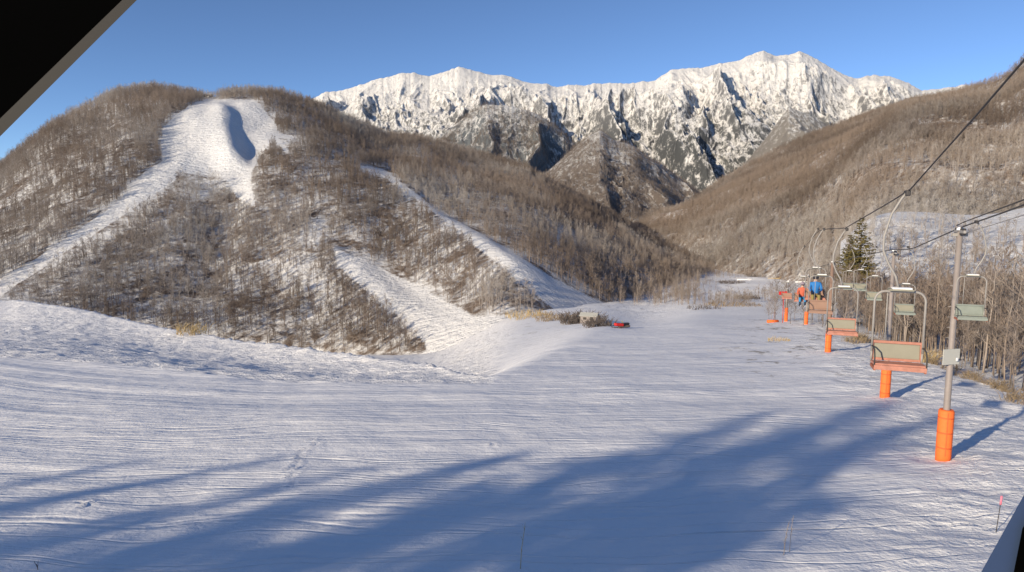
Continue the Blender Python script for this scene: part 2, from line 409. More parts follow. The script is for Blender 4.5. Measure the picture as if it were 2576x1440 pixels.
crestB = curve([(1480, 640, 850), (1580, 598, 830), (1650, 562, 820), (1760, 494, 820), (1850, 436, 830), (1960, 376, 840), (2080, 327, 850), (2200, 288, 860), (2290, 262, 860), (2400, 245, 850), (2500, 222, 830), (2545, 205, 810), (2576, 172, 800), (2700, 120, 760), (3300, 60, 700)], .006)
def reliefB(x, y, z, w, a):
    env = sm(w, 0, .15)*(1-.85*sm(w, .85, 1.0)); return 34*(ridged((x+.3*y)/170, y/420, 4, 81)-.4)*env
make_hill('brown_hill', footB, crestB, float(ray(1482, 650)[0]), float(ray(3200, 700)[0]), 520, 300, .9, reliefB, M['hillb'])
footC = curve([(2100, 760, 120), (2190, 770, 120), (2300, 780, 112), (2576, 800, 110), (3300, 840, 110)])
crestC = curve([(2100, 640, 190), (2160, 556, 200), (2200, 534, 205), (2250, 532, 210), (2350, 534, 220), (2440, 542, 225), (2500, 541, 225), (2576, 523, 230), (2700, 485, 235), (3300, 380, 240)])
def reliefC(x, y, z, w, a): return 1.2*fbm(x/16, y/16, 3, 91)*sm(w, 0, .2)*(1-.8*sm(w, .8, 1))
make_hill('snow_slope', footC, crestC, float(ray(2110, 700)[0]), float(ray(3200, 700)[0]), 220, 160, 1.0, reliefC, M['slopec'], wmax=1.4)
# ---- mountains
def mountain(name, crest, ya, yb, ppx0, ppx1, na, nw, foot_py, amp, L, mat, seed, jag=1.0, fshape=1.0):
    cpx = np.array([c[0] for c in crest], float); cpy = np.array([c[1] for c in crest], float)
    P = np.linspace(ppx0, ppx1, na); py = np.interp(P, cpx, cpy)
    a, r = ray(P, py); zc = CH-r*yb; xs = a*yb
    zc = zc+jag*amp*(.22*fbm(xs/(L*.35), xs*0+3, 4, seed+5)+.10*np.abs(fbm(xs/(L*.1), xs*0+8, 3, seed+9)))
    af, rf = ray(P, np.full(P.shape, float(foot_py))); zf = CH-rf*ya
    w = np.concatenate([np.linspace(-.1, 1, nw), np.linspace(1.01, 1.4, 16)])[:, None]
    Y = ya+(yb-ya)*w+P[None, :]*0; X = a[None, :]*Y; ws = np.clip(w, 0, 1)
    Z = zf+(zc-zf)*ws**fshape; Z = np.where(w > 1, zc-(Y-yb)*.7, Z)
    wx = X+.35*L*fbm(X/L, Y/L, 3, seed+20); wy = Y
    env = (1-.95*sm(w, .72, 1.0))*sm(w, -.1, .25)+.03
    Z = Z+amp*(ridged(wx/L, wy/(L*2.1), 6, seed, .55)-.45)*env*2
    Z = Z+.30*amp*(ridged((wx+wy*.4)/(L*.32), wy/(L*.6), 4, seed+40)-.4)*(env*.9+.03)
    Z = Z+.07*amp*(ridged((wx-wy*.3)/(L*.13), wy/(L*.3), 3, seed+60)-.4)*(env*.9+.04)
    o = newobj(name, grid_mesh(name, X, Y, Z), mat); tag(o, kind='structure'); return X, Y, Z, nw
mountain('high_mountain_range', [(500, 330), (700, 275), (760, 252), (820, 236), (880, 222), (960, 198), (1005, 180), (1040, 182), (1080, 190), (1120, 178), (1155, 166), (1200, 180), (1260, 186), (1320, 202), (1380, 214), (1400, 220), (1460, 214), (1560, 208), (1650, 202), (1690, 176), (1720, 172), (1760, 176), (1800, 166), (1860, 152), (1920, 130), (1950, 138), (1985, 136), (2012, 124), (2050, 146), (2100, 176), (2160, 202), (2200, 192), (2230, 190), (2280, 206), (2320, 226), (2360, 220), (2420, 212), (2445, 217), (2480, 222), (2530, 205), (2600, 190), (2800, 240), (3100, 300)], 3900, 6300, 480, 3000, 1400, 420, 640, 180, 500, M['mtn'], 100, .45, .85)
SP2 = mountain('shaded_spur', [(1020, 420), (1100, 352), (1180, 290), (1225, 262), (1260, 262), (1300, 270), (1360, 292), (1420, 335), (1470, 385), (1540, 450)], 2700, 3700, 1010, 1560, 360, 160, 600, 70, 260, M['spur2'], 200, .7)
SP3 = mountain('middle_spur', [(1290, 480), (1380, 428), (1430, 385), (1480, 345), (1508, 330), (1545, 352), (1600, 372), (1650, 404), (1700, 440), (1765, 488), (1900, 560)], 1300, 2100, 1280, 1900, 380, 180, 640, 30, 150, M['spur3'], 300, .6)
mountain('pale_spur', [(1700, 540), (1800, 470), (1880, 405), (1940, 330), (1985, 272), (2040, 292), (2100, 326), (2200, 362), (2400, 420)], 2900, 4200, 1690, 2350, 320, 150, 620, 60, 300, M['spur4'], 400, .5)
# ------------------------------------------------------------------ trees
def bare_tree(rng, h, spread, limbs, twigs, r0, rt, n3=0, sides=3):
    tr = MB(); cr = MB()
    lean = Vector((rng.uniform(-.06, .06), rng.uniform(-.06, .06), 0)); k = 5
    pts = [Vector((0, 0, -.4))]+[Vector((lean.x*h*(i/k)+rng.uniform(-.03, .03)*h*.5*(i > 0), lean.y*h*(i/k)+rng.uniform(-.03, .03)*h*.5*(i > 0), h*i/k)) for i in range(1, k+1)]
    tr.tube(pts, [r0*(1-.85*i/k) for i in range(k+1)], max(4, sides+1))
    def along(t):
        f = t*k; i = min(int(f), k-1); return pts[i].lerp(pts[i+1], f-i)
    for i in range(limbs):
        t = rng.uniform(.22, .98); p = along(t); A = rng.uniform(0, 2*math.pi); ln = spread*(1.15-t*.75)*rng.uniform(.6, 1.15)
        up = rng.uniform(.55, 1.3); d = Vector((math.cos(A), math.sin(A), up)).normalized()
        q = p+d*ln*.55; e = q+(d+Vector((rng.uniform(-.3, .3), rng.uniform(-.3, .3), .45))).normalized()*ln*.5
        rr = max(rt, r0*.38*(1.1-t)); cr.tube([p, q, e], [rr, rr*.7, rt*.5], sides, False)
        for j in range(twigs):
            u = rng.uniform(.25, 1); b = p.lerp(q, u*2) if u < .5 else q.lerp(e, u*2-1)
            d2 = (d+Vector((rng.uniform(-.9, .9), rng.uniform(-.9, .9), rng.uniform(-.1, .8)))).normalized()
            l2 = ln*rng.uniform(.25, .5); e2 = b+d2*l2; cr.tube([b, e2], [rt, rt*.4], sides, False)
            for m in range(n3):
                b3 = b.lerp(e2, rng.uniform(.3, 1)); d3 = (d2+Vector((rng.uniform(-.8, .8), rng.uniform(-.8, .8), rng.uniform(-.1, .7)))).normalized()
                cr.tube([b3, b3+d3*l2*rng.uniform(.35, .7)], [rt*.6, rt*.3], sides, False)
    return tr, cr
def conifer(rng, h, w, z0=.1, nq=3):
    tr = MB(); cr = MB(); tr.tube([(0, 0, -.5), (0, 0, h*.5), (0, 0, h)], [h*.018, h*.011, .02], 7)
    z = h*z0
    while z < h*.99:
        f = 1-z/h; nb = max(5, int(11*f+5))
        for k in range(nb):
            A = rng.uniform(0, 6.283); L = w*(f**.8)*rng.uniform(.65, 1.1)+.15; dr = rng.uniform(.15, .45)
            d = Vector((math.cos(A), math.sin(A), -dr)); s_ = Vector((-math.sin(A), math.cos(A), 0))
            steps = max(3, int(L/.22))
            for j in range(steps):
                t = (j+.7)/steps; c = Vector((0, 0, z))+d*L*t+Vector((0, 0, .35*L*t*t))
                for q in range(nq):
                    n = (s_*rng.uniform(-1, 1)+d*rng.uniform(.1, 1)+Vector((0, 0, rng.uniform(-.5, .3)))).normalized(); m = n.cross(Vector((rng.uniform(-.4, .4), rng.uniform(-.4, .4), 1))).normalized()
                    l = .36*rng.uniform(.7, 1.3)*(.5+h/20); ww = l*.3
                    cr.quad([c-m*ww*.5, c+n*l*.5-m*ww, c+n*l, c+n*l*.5+m*ww])
        z += h*.035
    return tr, cr
def joined(tr, cr, name, mat):
    m = MB(); m.v = tr.v+cr.v; b = len(tr.v); m.f = tr.f+[tuple(i+b for i in f) for f in cr.f]; m.sm = tr.sm+cr.sm
    me = m.mesh(name); me.materials.append(mat); return me
rng = random.Random(11)
treecol = bpy.data.collections.new('far_tree_kinds')
for i in range(10):
    h = rng.uniform(6, 12); tr, cr = bare_tree(rng, h, h*rng.uniform(.22, .42), 17, 5, rng.uniform(.09, .15), .034, 1)
    o = bpy.data.objects.new('tree_kind_%02d' % i, joined(tr, cr, 'bare_tree', M['bark'])); treecol.objects.link(o)
def gn_scatter(name, P, scl, rot, tint, frost, label, cat='wood'):
    me = bpy.data.meshes.new(name); n = len(P)
    me.vertices.add(n); me.vertices.foreach_set('co', P.astype(np.float32).ravel())
    for k, v in (('scl', scl), ('rot', rot), ('tint', tint), ('frost', frost)):
        at = me.attributes.new(k, 'FLOAT', 'POINT'); at.data.foreach_set('value', np.asarray(v, np.float32))
    at = me.attributes.new('tid', 'INT', 'POINT'); at.data.foreach_set('value', np.random.RandomState(n).randint(0, 10, n).astype(np.int32))
    o = newobj(name, me); tag(o, label, cat, kind='stuff')
    ng = bpy.data.node_groups.new(name+'_gn', 'GeometryNodeTree')
    ng.interface.new_socket('Geometry', in_out='INPUT', socket_type='NodeSocketGeometry'); ng.interface.new_socket('Geometry', in_out='OUTPUT', socket_type='NodeSocketGeometry')
    N = ng.nodes; Lk = ng.links; gi = N.new('NodeGroupInput'); go = N.new('NodeGroupOutput')
    ci = N.new('GeometryNodeCollectionInfo'); ci.inputs['Collection'].default_value = treecol; ci.inputs['Separate Children'].default_value = True; ci.inputs['Reset Children'].default_value = True
    ip = N.new('GeometryNodeInstanceOnPoints'); ip.inputs['Pick Instance'].default_value = True
    def na(nm, t):
        a = N.new('GeometryNodeInputNamedAttribute'); a.data_type = t; a.inputs['Name'].default_value = nm; return a.outputs['Attribute']
    cx = N.new('ShaderNodeCombineXYZ'); Lk.new(na('rot', 'FLOAT'), cx.inputs[2])
    Lk.new(gi.outputs[0], ip.inputs['Points']); Lk.new(ci.outputs[0], ip.inputs['Instance']); Lk.new(na('tid', 'INT'), ip.inputs['Instance Index'])
    Lk.new(cx.outputs[0], ip.inputs['Rotation']); Lk.new(na('scl', 'FLOAT'), ip.inputs['Scale']); Lk.new(ip.outputs[0], go.inputs[0])
    md = o.modifiers.new('scatter', 'NODES'); md.node_group = ng
    return o
def scatter_hill(name, n, foot, crest, a0, a1, shape, relief, label, accept, tf, seed, ssz=1.0, wlo=0.0, whi=1.03):
    rs = np.random.RandomState(seed); a = rs.uniform(a0, a1, n*3); w = rs.uniform(wlo, whi, n*3)
    Yf, _ = foot(a); Yc, _ = crest(a); Y = Yf+(Yc-Yf)*w; keep = rs.uniform(0, 1, n*3) < (Y*(Yc-Yf))/(850*620.)
    a = a[keep]; w = w[keep]; X, Y, Z = hill_xyz(a, w, foot, crest, shape, relief)
    px, py = proj(X, Y, Z); ac = accept(X, Y, Z, px, py, w, rs); X, Y, Z, px, py, w = [q[ac] for q in (X, Y, Z, px, py, w)]
    m = min(n, len(X)); X, Y, Z, px, py, w = [q[:m] for q in (X, Y, Z, px, py, w)]
    tint, frost, scl = tf(X, Y, Z, px, py, w, rs)
    gn_scatter(name, np.stack([X, Y, Z], 1), scl*ssz, rs.uniform(0, 6.28, m), tint, frost, label)
    print(name, m)
def accA(X, Y, Z, px, py, w, rs):
    run = (run_mask(X, Y, Z, 6) > .5)|(run_mask(X, Y, Z+2.5, 6) > .5)|((run_mask(X, Y, Z+5, 6) > .5) & (rs.uniform(0, 1, len(X)) < .9))
    den = np.clip(.62+.6*fbm(X/38, Y/38, 4, 131)+.7*fbm(X/9, Y/14, 2, 133), .22, 1)
    near = (run_mask(X+10, Y+9, Z+3, 4) > .5)|(run_mask(X+5, Y+4.5, Z+1, 4) > .5); den = np.where(near, 1.0, den)
    sparse = (px > 440) & (px < 650) & (py > 430) & (py < 505); den = np.where(sparse, .35, den)
    den = np.where((px < 420) & (py < 470), np.maximum(den, .7), den)
    den = np.where(px+py*.9 > 1560, np.maximum(den, .55), den)
    return (~run) & (rs.uniform(0, 1, len(X)) < den) & (px > -650)
def tfA(X, Y, Z, px, py, w, rs):
    n = len(X); tint = np.clip(.45+.7*fbm(X/60, Y/60, 3, 141)+rs.uniform(-.3, .3, n), 0, 1)
    tint = np.clip(tint+.2*((px < 430) & (py < 600))+.25*(w > .9), 0, 1)
    fr = np.clip(.2+.9*fbm(X/45, Y/45, 3, 151)+rs.uniform(-.2, .2, n)+.75*sm(w, .80, .97)*(px < 780), 0, .9)
    fr = np.where((px > 440) & (px < 650) & (py > 430) & (py < 520), .8, fr)
    return tint, fr, rs.uniform(.35, 1.0, n)*(1-.25*sm(w, .85, 1.))
scatter_hill('hillside_wood', 95000, footA, crestA, float(ray(-700, 700)[0]), aA1, .95, reliefA, 'bare brown winter wood covering the ski hill between the snow runs', accA, tfA, 1)
def accB(X, Y, Z, px, py, w, rs):
    den = np.clip(.75+.9*fbm((X+.2*Y)/22, Y/90, 4, 161)+.4*fbm(X/60, Y/60, 3, 162), .12, 1); return rs.uniform(0, 1, len(X)) < den
def tfB(X, Y, Z, px, py, w, rs):
    n = len(X); tint = np.clip(.32+1.3*fbm(X/90, Y/90, 3, 171)+rs.uniform(-.3, .3, n), 0, 1)
    fr = np.clip(-.14+.8*fbm(X/60, Y/40, 3, 181)+rs.uniform(-.15, .3, n)+.75*(1-sm(w, .05, .3)), 0, .95)
    return tint, fr, rs.uniform(.6, .95, n)
scatter_hill('far_hill_wood', 60000, footB, crestB, float(ray(1500, 650)[0]), float(ray(2850, 650)[0]), .9, reliefB, 'bare brown wood covering the far right hill under the mountains', accB, tfB, 2, 1.05)
def accC(X, Y, Z, px, py, w, rs):
    lim = np.interp(px, [2100, 2200, 2300, 2400, 2480, 2576, 3000], [540, 545, 552, 570, 590, 625, 660]); return (py > lim) & (rs.uniform(0, 1, len(X)) < .9)
def tfC(X, Y, Z, px, py, w, rs):
    n = len(X); return rs.uniform(.2, .9, n), np.clip(.35+.6*sm(w, .3, .7)+rs.uniform(-.3, .2, n), 0, .95), rs.uniform(.45, .75, n)
scatter_hill('frosted_wood', 9000, footC, crestC, float(ray(2120, 650)[0]), float(ray(3000, 650)[0]), 1.0, reliefC, 'frosted pale saplings on the white slope behind the chairlift', accC, tfC, 3, 1, .02, .98)
for SPX, n, zlo, zhi, sc0, nm, lb in ((SP3, 32000, 250, 500, 1.0, 'mountain_wood', 'grey brown wood on the pyramid shaped spur below the snowy range'), (SP2, 30000, 500, 900, 1.7, 'mountain_wood', 'dark wood on the blue grey spur left of the pyramid shaped one')):
    Xm, Ym, Zm, nw_ = SPX; rs = np.random.RandomState(9)
    ri = rs.uniform(20, nw_+2, n); ci = rs.uniform(2, Xm.shape[1]-3, n); i0 = ri.astype(int); j0 = ci.astype(int); fi = ri-i0; fj = ci-j0
    bl = lambda G: (G[i0, j0]*(1-fi)*(1-fj)+G[i0+1, j0]*fi*(1-fj)+G[i0, j0+1]*(1-fi)*fj+G[i0+1, j0+1]*fi*fj)
    Pm = np.stack([bl(Xm), bl(Ym), bl(Zm)], 1); kp = rs.uniform(0, 1, n) < np.clip(.5+1.3*fbm(Pm[:, 0]/(50*sc0), Pm[:, 1]/(110*sc0), 4, 191)-.3*sm(Pm[:, 2], zlo, zhi), .04, 1); Pm = Pm[kp]; m_ = len(Pm)
    gn_scatter(nm, Pm, rs.uniform(.8, 1.4, m_)*sc0, rs.uniform(0, 6.28, m_), rs.uniform(.0, .7, m_), np.clip(rs.uniform(-.1, .3, m_)+.4*sm(Pm[:, 2], zlo, zhi), 0, .8), lb)
# valley brush beyond the piste, at the foot of the hills
def zone(n, seed, f):
    rs = np.random.RandomState(seed); out = []
    while len(out) < n:
        p = f(rs)
        if p is not None: out.append(p)
    A = np.array(out); return A, rs
def fv(rs):
    px = rs.uniform(1480, 2120); Y = rs.uniform(165, 520); a = float(ray(px, 700)[0]); x = a*Y
    z = float(ground_z(x, Y, False)); qx, qy = proj(x, Y, z); v = float(fbm(x/12, Y/25, 3, 77))
    if px < 1750+70*v+rs.normal()*18: ok = 690 < qy < 768-abs(px-1680)*.05+20*v
    else: ok = (655 < qy < 702 and v > -.15) or (1770 < px < 1900 and 742 < qy < 772 and v > -.05) or (px > 1900 and 700 < qy < 760 and v > .22)
    return (x, Y, z, px) if ok else None
A, rs = zone(2600, 7, fv); print('valley', (A[:, 3] > 1765).sum())
gn_scatter('valley_brush', A[:, :3], rs.uniform(.3, .75, len(A))*np.where(A[:, 3] > 1765, .8, 1.1), rs.uniform(0, 6, len(A)), rs.uniform(.3, 1, len(A)), rs.uniform(0, .35, len(A)), 'pale bare brush on the valley floor beyond the piste')
# ---- individual bare trees beside the lift
kinds = []
for i in range(6):
    h = rng.uniform(8, 10); tr, cr = bare_tree(rng, h, h*.25, 34, 6, .055, .015, 3)
    a_ = tr.mesh('trunk'); b_ = cr.mesh('crown'); a_.materials.append(M['nbark']); b_.materials.append(M['nbark']); kinds.append((a_, b_))
def place_tree(x, y, s, kind, label, group, fr, ti, name='bare_tree', cat='tree', z=None):
    e = empty(name, (x, y, float(ground_z(x, y, False)) if z is None else z), rng.uniform(0, 6.28)); e.scale = (s, s, s*rng.uniform(.92, 1.08)); tag(e, label, cat, group)
    for nm, me in zip(('trunk', 'crown'), kind):
        o = bpy.data.objects.new(nm, me); COL.objects.link(o); o.parent = e; o['tint'] = ti; o['frost'] = fr
    return e
def OBJ_attr_fix():  # custom object properties are read through the attribute node of type OBJECT
    pass
edge = [(2900, 1180), (2576, 1010), (2480, 962), (2400, 930), (2330, 903), (2260, 880), (2200, 862), (2150, 850)]
EW = []
for px, py in edge:
    a, r = ray(px, py); Yd = CH/(r-k0)*1.0; EW.append((float(a)*Yd, Yd))
EY = np.array([e[1] for e in EW]); EX = np.array([e[0] for e in EW])
cnt = 0; tries = 0; pos = []
while cnt < 285 and tries < 60000:
    tries += 1
    y = rng.uniform(26, 112); x = rng.uniform(22, 125); a = x/y
    if a > .88 or x < np.interp(y, EY, EX)+.6+rng.expovariate(1/2.0)*.3: continue
    if x > np.interp(y, EY, EX)+16+y*.28: continue
    if any((x-q[0])**2+(y-q[1])**2 < 1.3 for q in pos): continue
    pos.append((x, y)); cnt += 1
    d = x-np.interp(y, EY, EX); s = rng.uniform(.6, 1.08)*(.65 if d < 2.2 else 1)*(.8+.2*min(1, y/60))
    place_tree(x, y, s, kinds[rng.randrange(6)], 'bare brown tree in the thicket right of the chairlift', 'bare trees in the thicket right of the chairlift', max(0, rng.uniform(-.2, .4)), rng.random())
print('near trees', cnt)
def fd(rs):
    y = rs.uniform(40, 150); x = rs.uniform(30, 170); e = np.interp(y, EY, EX) if y < 74 else 40.9+(y-74)*.42
    if x < e+1.5 or x/y > .95 or x/y < .5: return None
    return (x, y, float(ground_z(x, y, False)), 0)
A, rs = zone(1500, 8, fd)
gn_scatter('thicket_wood', A[:, :3], rs.uniform(.5, .95, len(A)), rs.uniform(0, 6, len(A)), rs.uniform(0, 1, len(A)), np.clip(rs.uniform(-.3, .35, len(A)), 0, 1), 'dense brown wood filling the ground behind the thicket by the lift')
# low brush along the edge of the thicket and frosted shrubs by the lower lift line
def tuft(n, h, w, r, seed):
    g = random.Random(seed); m = MB()
    for i in range(n):
        A = g.uniform(0, 6.28); q = g.random()**.5*w; b = Vector((math.cos(A)*q, math.sin(A)*q, -.05)); L = h*g.uniform(.5, 1.1); o = Vector((g.uniform(-.6, .6), g.uniform(-.6, .6), 1)).normalized()
        m.tube([b, b+o*L*.6, b+o*L+Vector((o.x*L*.3, o.y*L*.3, -.15*L))], [r, r*.8, r*.3], 3, False)
    return m
def at_ground(px, py):
    a, r = ray(px, py); a = float(a); r = float(r)
    lo, hi = 12., 600.
    ys = np.linspace(12, 600, 3000); zs = ground_z(a*ys, ys, False); d = (CH-r*ys)-zs
    i = np.argmax(d < 0); y = ys[i] if d[i] < 0 else 300.
    return Vector((a*y, y, float(zs[i])))
for j, (px, py, n, h, w, r, mt, lab) in enumerate([
  (1960, 858, 110, .55, 1.3, .022, 'straw', 'straw coloured grass tuft on the snow left of the orange lift pads'),
  (1845, 770, 330, 1.5, 9, .07, 'brush', 'long low heap of dry brown brush on the far snow of the valley'),
  (1770, 778, 120, 1.6, 5, .06, 'dbrush', 'small dark brush clump just left of the long brown brush heap'),
  (1330, 798, 200, 2.2, 7, .07, 'straw', 'orange straw thicket at the foot of the left wood beside the runs'),
  (1395, 806, 170, 2.4, 5, .07, 'brush', 'brown brush between the straw thicket and the dark bushes'),
  (1465, 812, 420, 3.0, 5.0, .07, 'dbrush', 'dark twiggy bushes at the far left edge of the piste'),
  (1506, 822, 200, 1.9, 2.8, .05, 'dbrush', 'low dark bush beside the small red bundle'),
  (1880, 752, 260, 1.9, 5, .07, 'dbrush', 'darker brush crowning the right end of the long brush heap'),
  (1840, 712, 240, 1.6, 7, .09, 'dbrush', 'thin dark brush line on the far snow above the long brush heap'),
  (1990, 704, 300, 2.6, 9, .10, 'brush', 'brown brush around the pale fallen logs below the far hill'),
  (1910, 695, 240, 2.4, 8, .10, 'dbrush', 'dark brush left of the pale fallen logs below the far hill'),
  (2325, 912, 130, 1.5, .9, .018, 'straw', 'pale yellow shrub behind the salmon chair at the thicket edge'),
  (2150, 862, 120, 1.2, 1.3, .02, 'brush', 'brown shrub under the chair next to the brown chair'),
  (485, 838, 70, 2.2, 2.4, .05, 'straw', 'olive yellow shrub just behind the left snow bank')]):
    p = at_ground(px, py)
    o = tuft(n, h, w, r, j).build('brush_clump', M[mt]); o.location = p; tag(o, lab, 'shrub')
for k, (px, py, L_, rz_, tl) in enumerate([(1905, 694, 9, 8, 3), (1960, 703, 12, -5, 2), (1985, 708, 7, 60, 18), (2010, 700, 10, 4, 6), (2022, 712, 8, -12, 2), (1945, 690, 7, 35, 20), (1880, 706, 11, -3, 1)]):
    p = at_ground(px, py); m = MB(); m.tube([(-L_/2, 0, .3), (0, .1, .45), (L_/2, 0, .35+L_*math.sin(R(tl))*.5)], [.28, .24, .12], 8); m.tube([(0, 0, .45), (.8, -.5, 1.5)], [.1, .04], 5)
    o = m.build('fallen_log', M['straw'] if k % 2 else M['snowcap']); o.location = p; o.rotation_euler.z = R(rz_); tag(o, 'pale fallen log on the valley snow below the far brown hill', 'log', 'fallen logs on the valley floor')
# low edge shrubs as one kind, copied
sh = [tuft(60, .9, .5, .012, 50+i).mesh('shrub') for i in range(3)]
for me in sh: me.materials.append(M['brush'])
for k in range(34):
    y = rng.uniform(34, 80); x = float(np.interp(y, EY, EX))+rng.uniform(-.9, .6)
    o = bpy.data.objects.new('shrub', sh[k % 3]); COL.objects.link(o); o.location = (x, y, float(ground_z(x, y, False))); s = rng.uniform(.5, 1.4); o.scale = (s, s, s); o.rotation_euler.z = rng.uniform(0, 6)
    tag(o, 'low brown shrub in the snow along the edge of the thicket', 'shrub', 'low shrubs along the thicket edge')
# green conifer and frosted trees near the lower lift
tr, cr = conifer(random.Random(5), 11.5, 3.4); e = empty('conifer_tree', (0, 0, 0)); tr.build('trunk', M['trunk'], e); cr.build('crown', M['needle'], e)
p = pt(2170, 545, 112); e.location = (p.x, p.y, p.z-11.5); tag(e, 'tall olive green conifer behind the chairlift among bare trees', 'conifer')
tr, cr = conifer(random.Random(6), 9, 3.0); e2 = empty('conifer_tree', (0, 0, 0)); tr.build('trunk', M['trunk'], e2); cr.build('crown', M['needle'], e2)
p = pt(2140, 590, 118); e2.location = (p.x, p.y, p.z-9); tag(e2, 'shorter olive green conifer against the left side of the tall one', 'conifer')
for i, (px, py, Y, lab) in enumerate([(2060, 600, 150, 'white frosted tree left of the conifers, tallest of the pale ones'), (2095, 625, 140, 'white frosted tree close beside the olive conifers'), (2035, 640, 160, 'low white frosted tree, leftmost above the lift line'), (2205, 560, 120, 'frosted bare tree just right of the tall conifer')]):
    p = pt(px, py, Y); kd = kinds[i]; place_tree(p.x, p.y, .95, kd, lab, None, .95, .8, 'frosted_tree', z=p.z-8.3)
# trees standing behind the camera to the left (their shade falls on the piste)
cm = []
for i in range(3):
    tr, cr = conifer(random.Random(20+i), 14, 4.6, .60, 2); a_ = tr.mesh('trunk'); b_ = cr.mesh('crown'); a_.materials.append(M['trunk']); b_.materials.append(M['dneedle']); cm.append((a_, b_))
OCC = [(-22.6, -10, 12.3), (-24.4, -9, 14.5), (-26.3, -12, 17.7), (-28.3, -9.5, 18.1), (-30.2, -12, 17.3), (-32.4, -9, 15.5), (-34.6, -12, 14.7), (-36.8, -9, 13.5), (-39, -11, 13.2), (-41.2, -9, 12.5), (-43.6, -12, 12.9), (-46, -9, 12.3), (-48.5, -11, 11.9), (-51, -9, 12.2), (-54, -11, 12.0), (-57, -9, 12.2), (-60.5, -11, 12.2), (-64, -9, 12.4), (-68, -11, 12.2), (-73, -9, 11.8), (-30, -13, 9.3), (-41, -13, 9.1), (-52, -13, 8.6), (-16, -12, 7.3)]
for i, (x, y, h) in enumerate(OCC):
    place_tree(x, y, h/14, cm[i % 3], 'dark spruce in the row behind the building', 'spruces behind the viewpoint', 0, 0, 'spruce_tree')
# ------------------------------------------------------------------ chairlift
def lz(y): return float(ground_z(7.5+.37*y, y, False))
def cabR(y): return float(np.interp(y, [-6, 8, 19, 25, 33, 38, 61, 100, 110], [16, 9.4, 7.15, 6.35, 5.05, 4.75, 2.35, -2.0, -3.2]))
def cabL(y): return float(np.interp(y, [-6, 2, 7.5, 12.8, 22, 27, 32, 41, 61, 100], [12.6, 10.2, 8.6, 7.35, 6.4, 6.25, 6.0, 4.7, 2.3, -2.2]))
LX = lambda y: 2.8+.37*y
RX = lambda y: 7.5+.37*y
DIR = math.atan2(.37, 1)     # line direction from +y towards +x
rope = lambda f, g, y0, y1, dz=0, dx=0: [(g(y)+dx, y, f(y)+dz) for y in np.linspace(y0, y1, 60)]
tag(MB().tube(rope(cabL, LX, -4, 105), .014, 6).build('haul_cable', M['cable']), 'dark steel lift cable crossing the brown hill to the upper right corner', 'cable')
tag(MB().tube(rope(cabR, RX, -4, 108), .024, 6).build('haul_cable', M['cable']), 'thick dark lift cable running over the grey pole tops', 'cable')
tag(MB().tube(rope(cabR, RX, -4, 26, .22, .15), .02, 6).build('signal_cable', M['cable']), 'thin line just above the thick cable at the right edge', 'cable')
tag(MB().tube(rope(cabR, RX, -4, 26, -.2, .25), .014, 6).build('signal_cable', M['steel']), 'thin pale line just below the thick cable at the right edge', 'cable')
def tower(x, y, h, padh, lab, polemat='pole', sign=False, r=.11, lean=0.0, sheave=True):
    z = lz(y) if abs(x-RX(y)) < 3 else float(ground_z(x, y, False)); e = empty('lift_tower', (x, y, z), -DIR); tag(e, lab, 'lift tower', 'towers of the chairlift')
    MB().tube([(0, 0, -.5), (0, 0, padh), (0, 0, h)], [r*1.15, r*1.1, r*.85], 14).build('pole', M[polemat], e)
    m = MB(); m.tube([(0, 0, -.25), (0, 0, .06), (0, 0, padh-.07), (0, 0, padh)], [.26, .27, .27, .235], 18); pd = m.build('safety_pad', M['orange'], e)
    for zz in (padh*.2, padh*.52, padh*.84): MB().tube([(0, 0, zz-.025), (0, 0, zz+.025)], .275, 18).build('strap', M['strap'], pd)
    MB().box((0, -.271, padh*.5), (.03, .012, padh*.92)).build('seam', M['strap'], pd)
    if sheave:
        m = MB().box((0, 0, h-.12), (.5, .12, .12), None, .015); m.box((.0, 0, h+.0), (.09, 1.3, .11), None, .015); m.build('crossarm', M['steel'], e)
        for s_ in (-.5, -.17, .17, .5):
            MB().tube([(-.04, s_, h+.0), (.04, s_, h+.0)], .13, 14).build('sheave_wheel', M['cable'], e)
    MB().tube([(0, 0, h+.05), (0, 0, h+.13), (0, 0, h+.17)], [.13, .12, .04], 10).build('snow_cap', M['snowcap'], e)
    for q in range(int((h-padh)/.6)):
        pass
    m = MB()
    for q in range(int((h-padh-.5)/.4)):
        zz = padh+.4+q*.4; m.tube([(-.2, 0, zz), (.2, 0, zz)], .011, 5)
    m.build('rung', M['steel'], e)
    if sign:
        M2 = Matrix.Rotation(DIR+R(12), 3, 'Z')
        s0 = MB().box((-.02, -.16, 3.95), (.74, .03, .6), M2, .006).build('sign_board', M['sign'], e)
        MB().box((-.10, -.178, 3.97), (.42, .012, .16), M2, .002).build('sign_panel', M['backpad'], s0)
        MB().box((.17, -.178, 3.87), (.09, .012, .12), M2, .002).build('sign_mark', M['snowcap'], s0)
    return e
g = at_ground(2370, 1150)
tower(16.75, 25.0, cabR(25)-lz(25)-.15, 1.85, 'nearest grey lift tower with a tall orange pad and a grey sign', sign=True)
tower(21.9, 38.2, cabR(38.2)-lz(38.2)-.15, 1.75, 'second lift tower, orange pad showing under the salmon chair')
tower(29.4, 61, cabR(61)-lz(61)-.15, 1.9, 'brown lift tower with a snowy top left of the orange brown chair', 'brownpole', r=.17)
tower(44.2, 99, 7.4, 2.0, 'far lift tower with a salmon orange pad below the two riders', r=.14)
tower(44.9, 108, 5.2, 2.2, 'farthest short lift tower with a red top by the thin dark pole', r=.14)
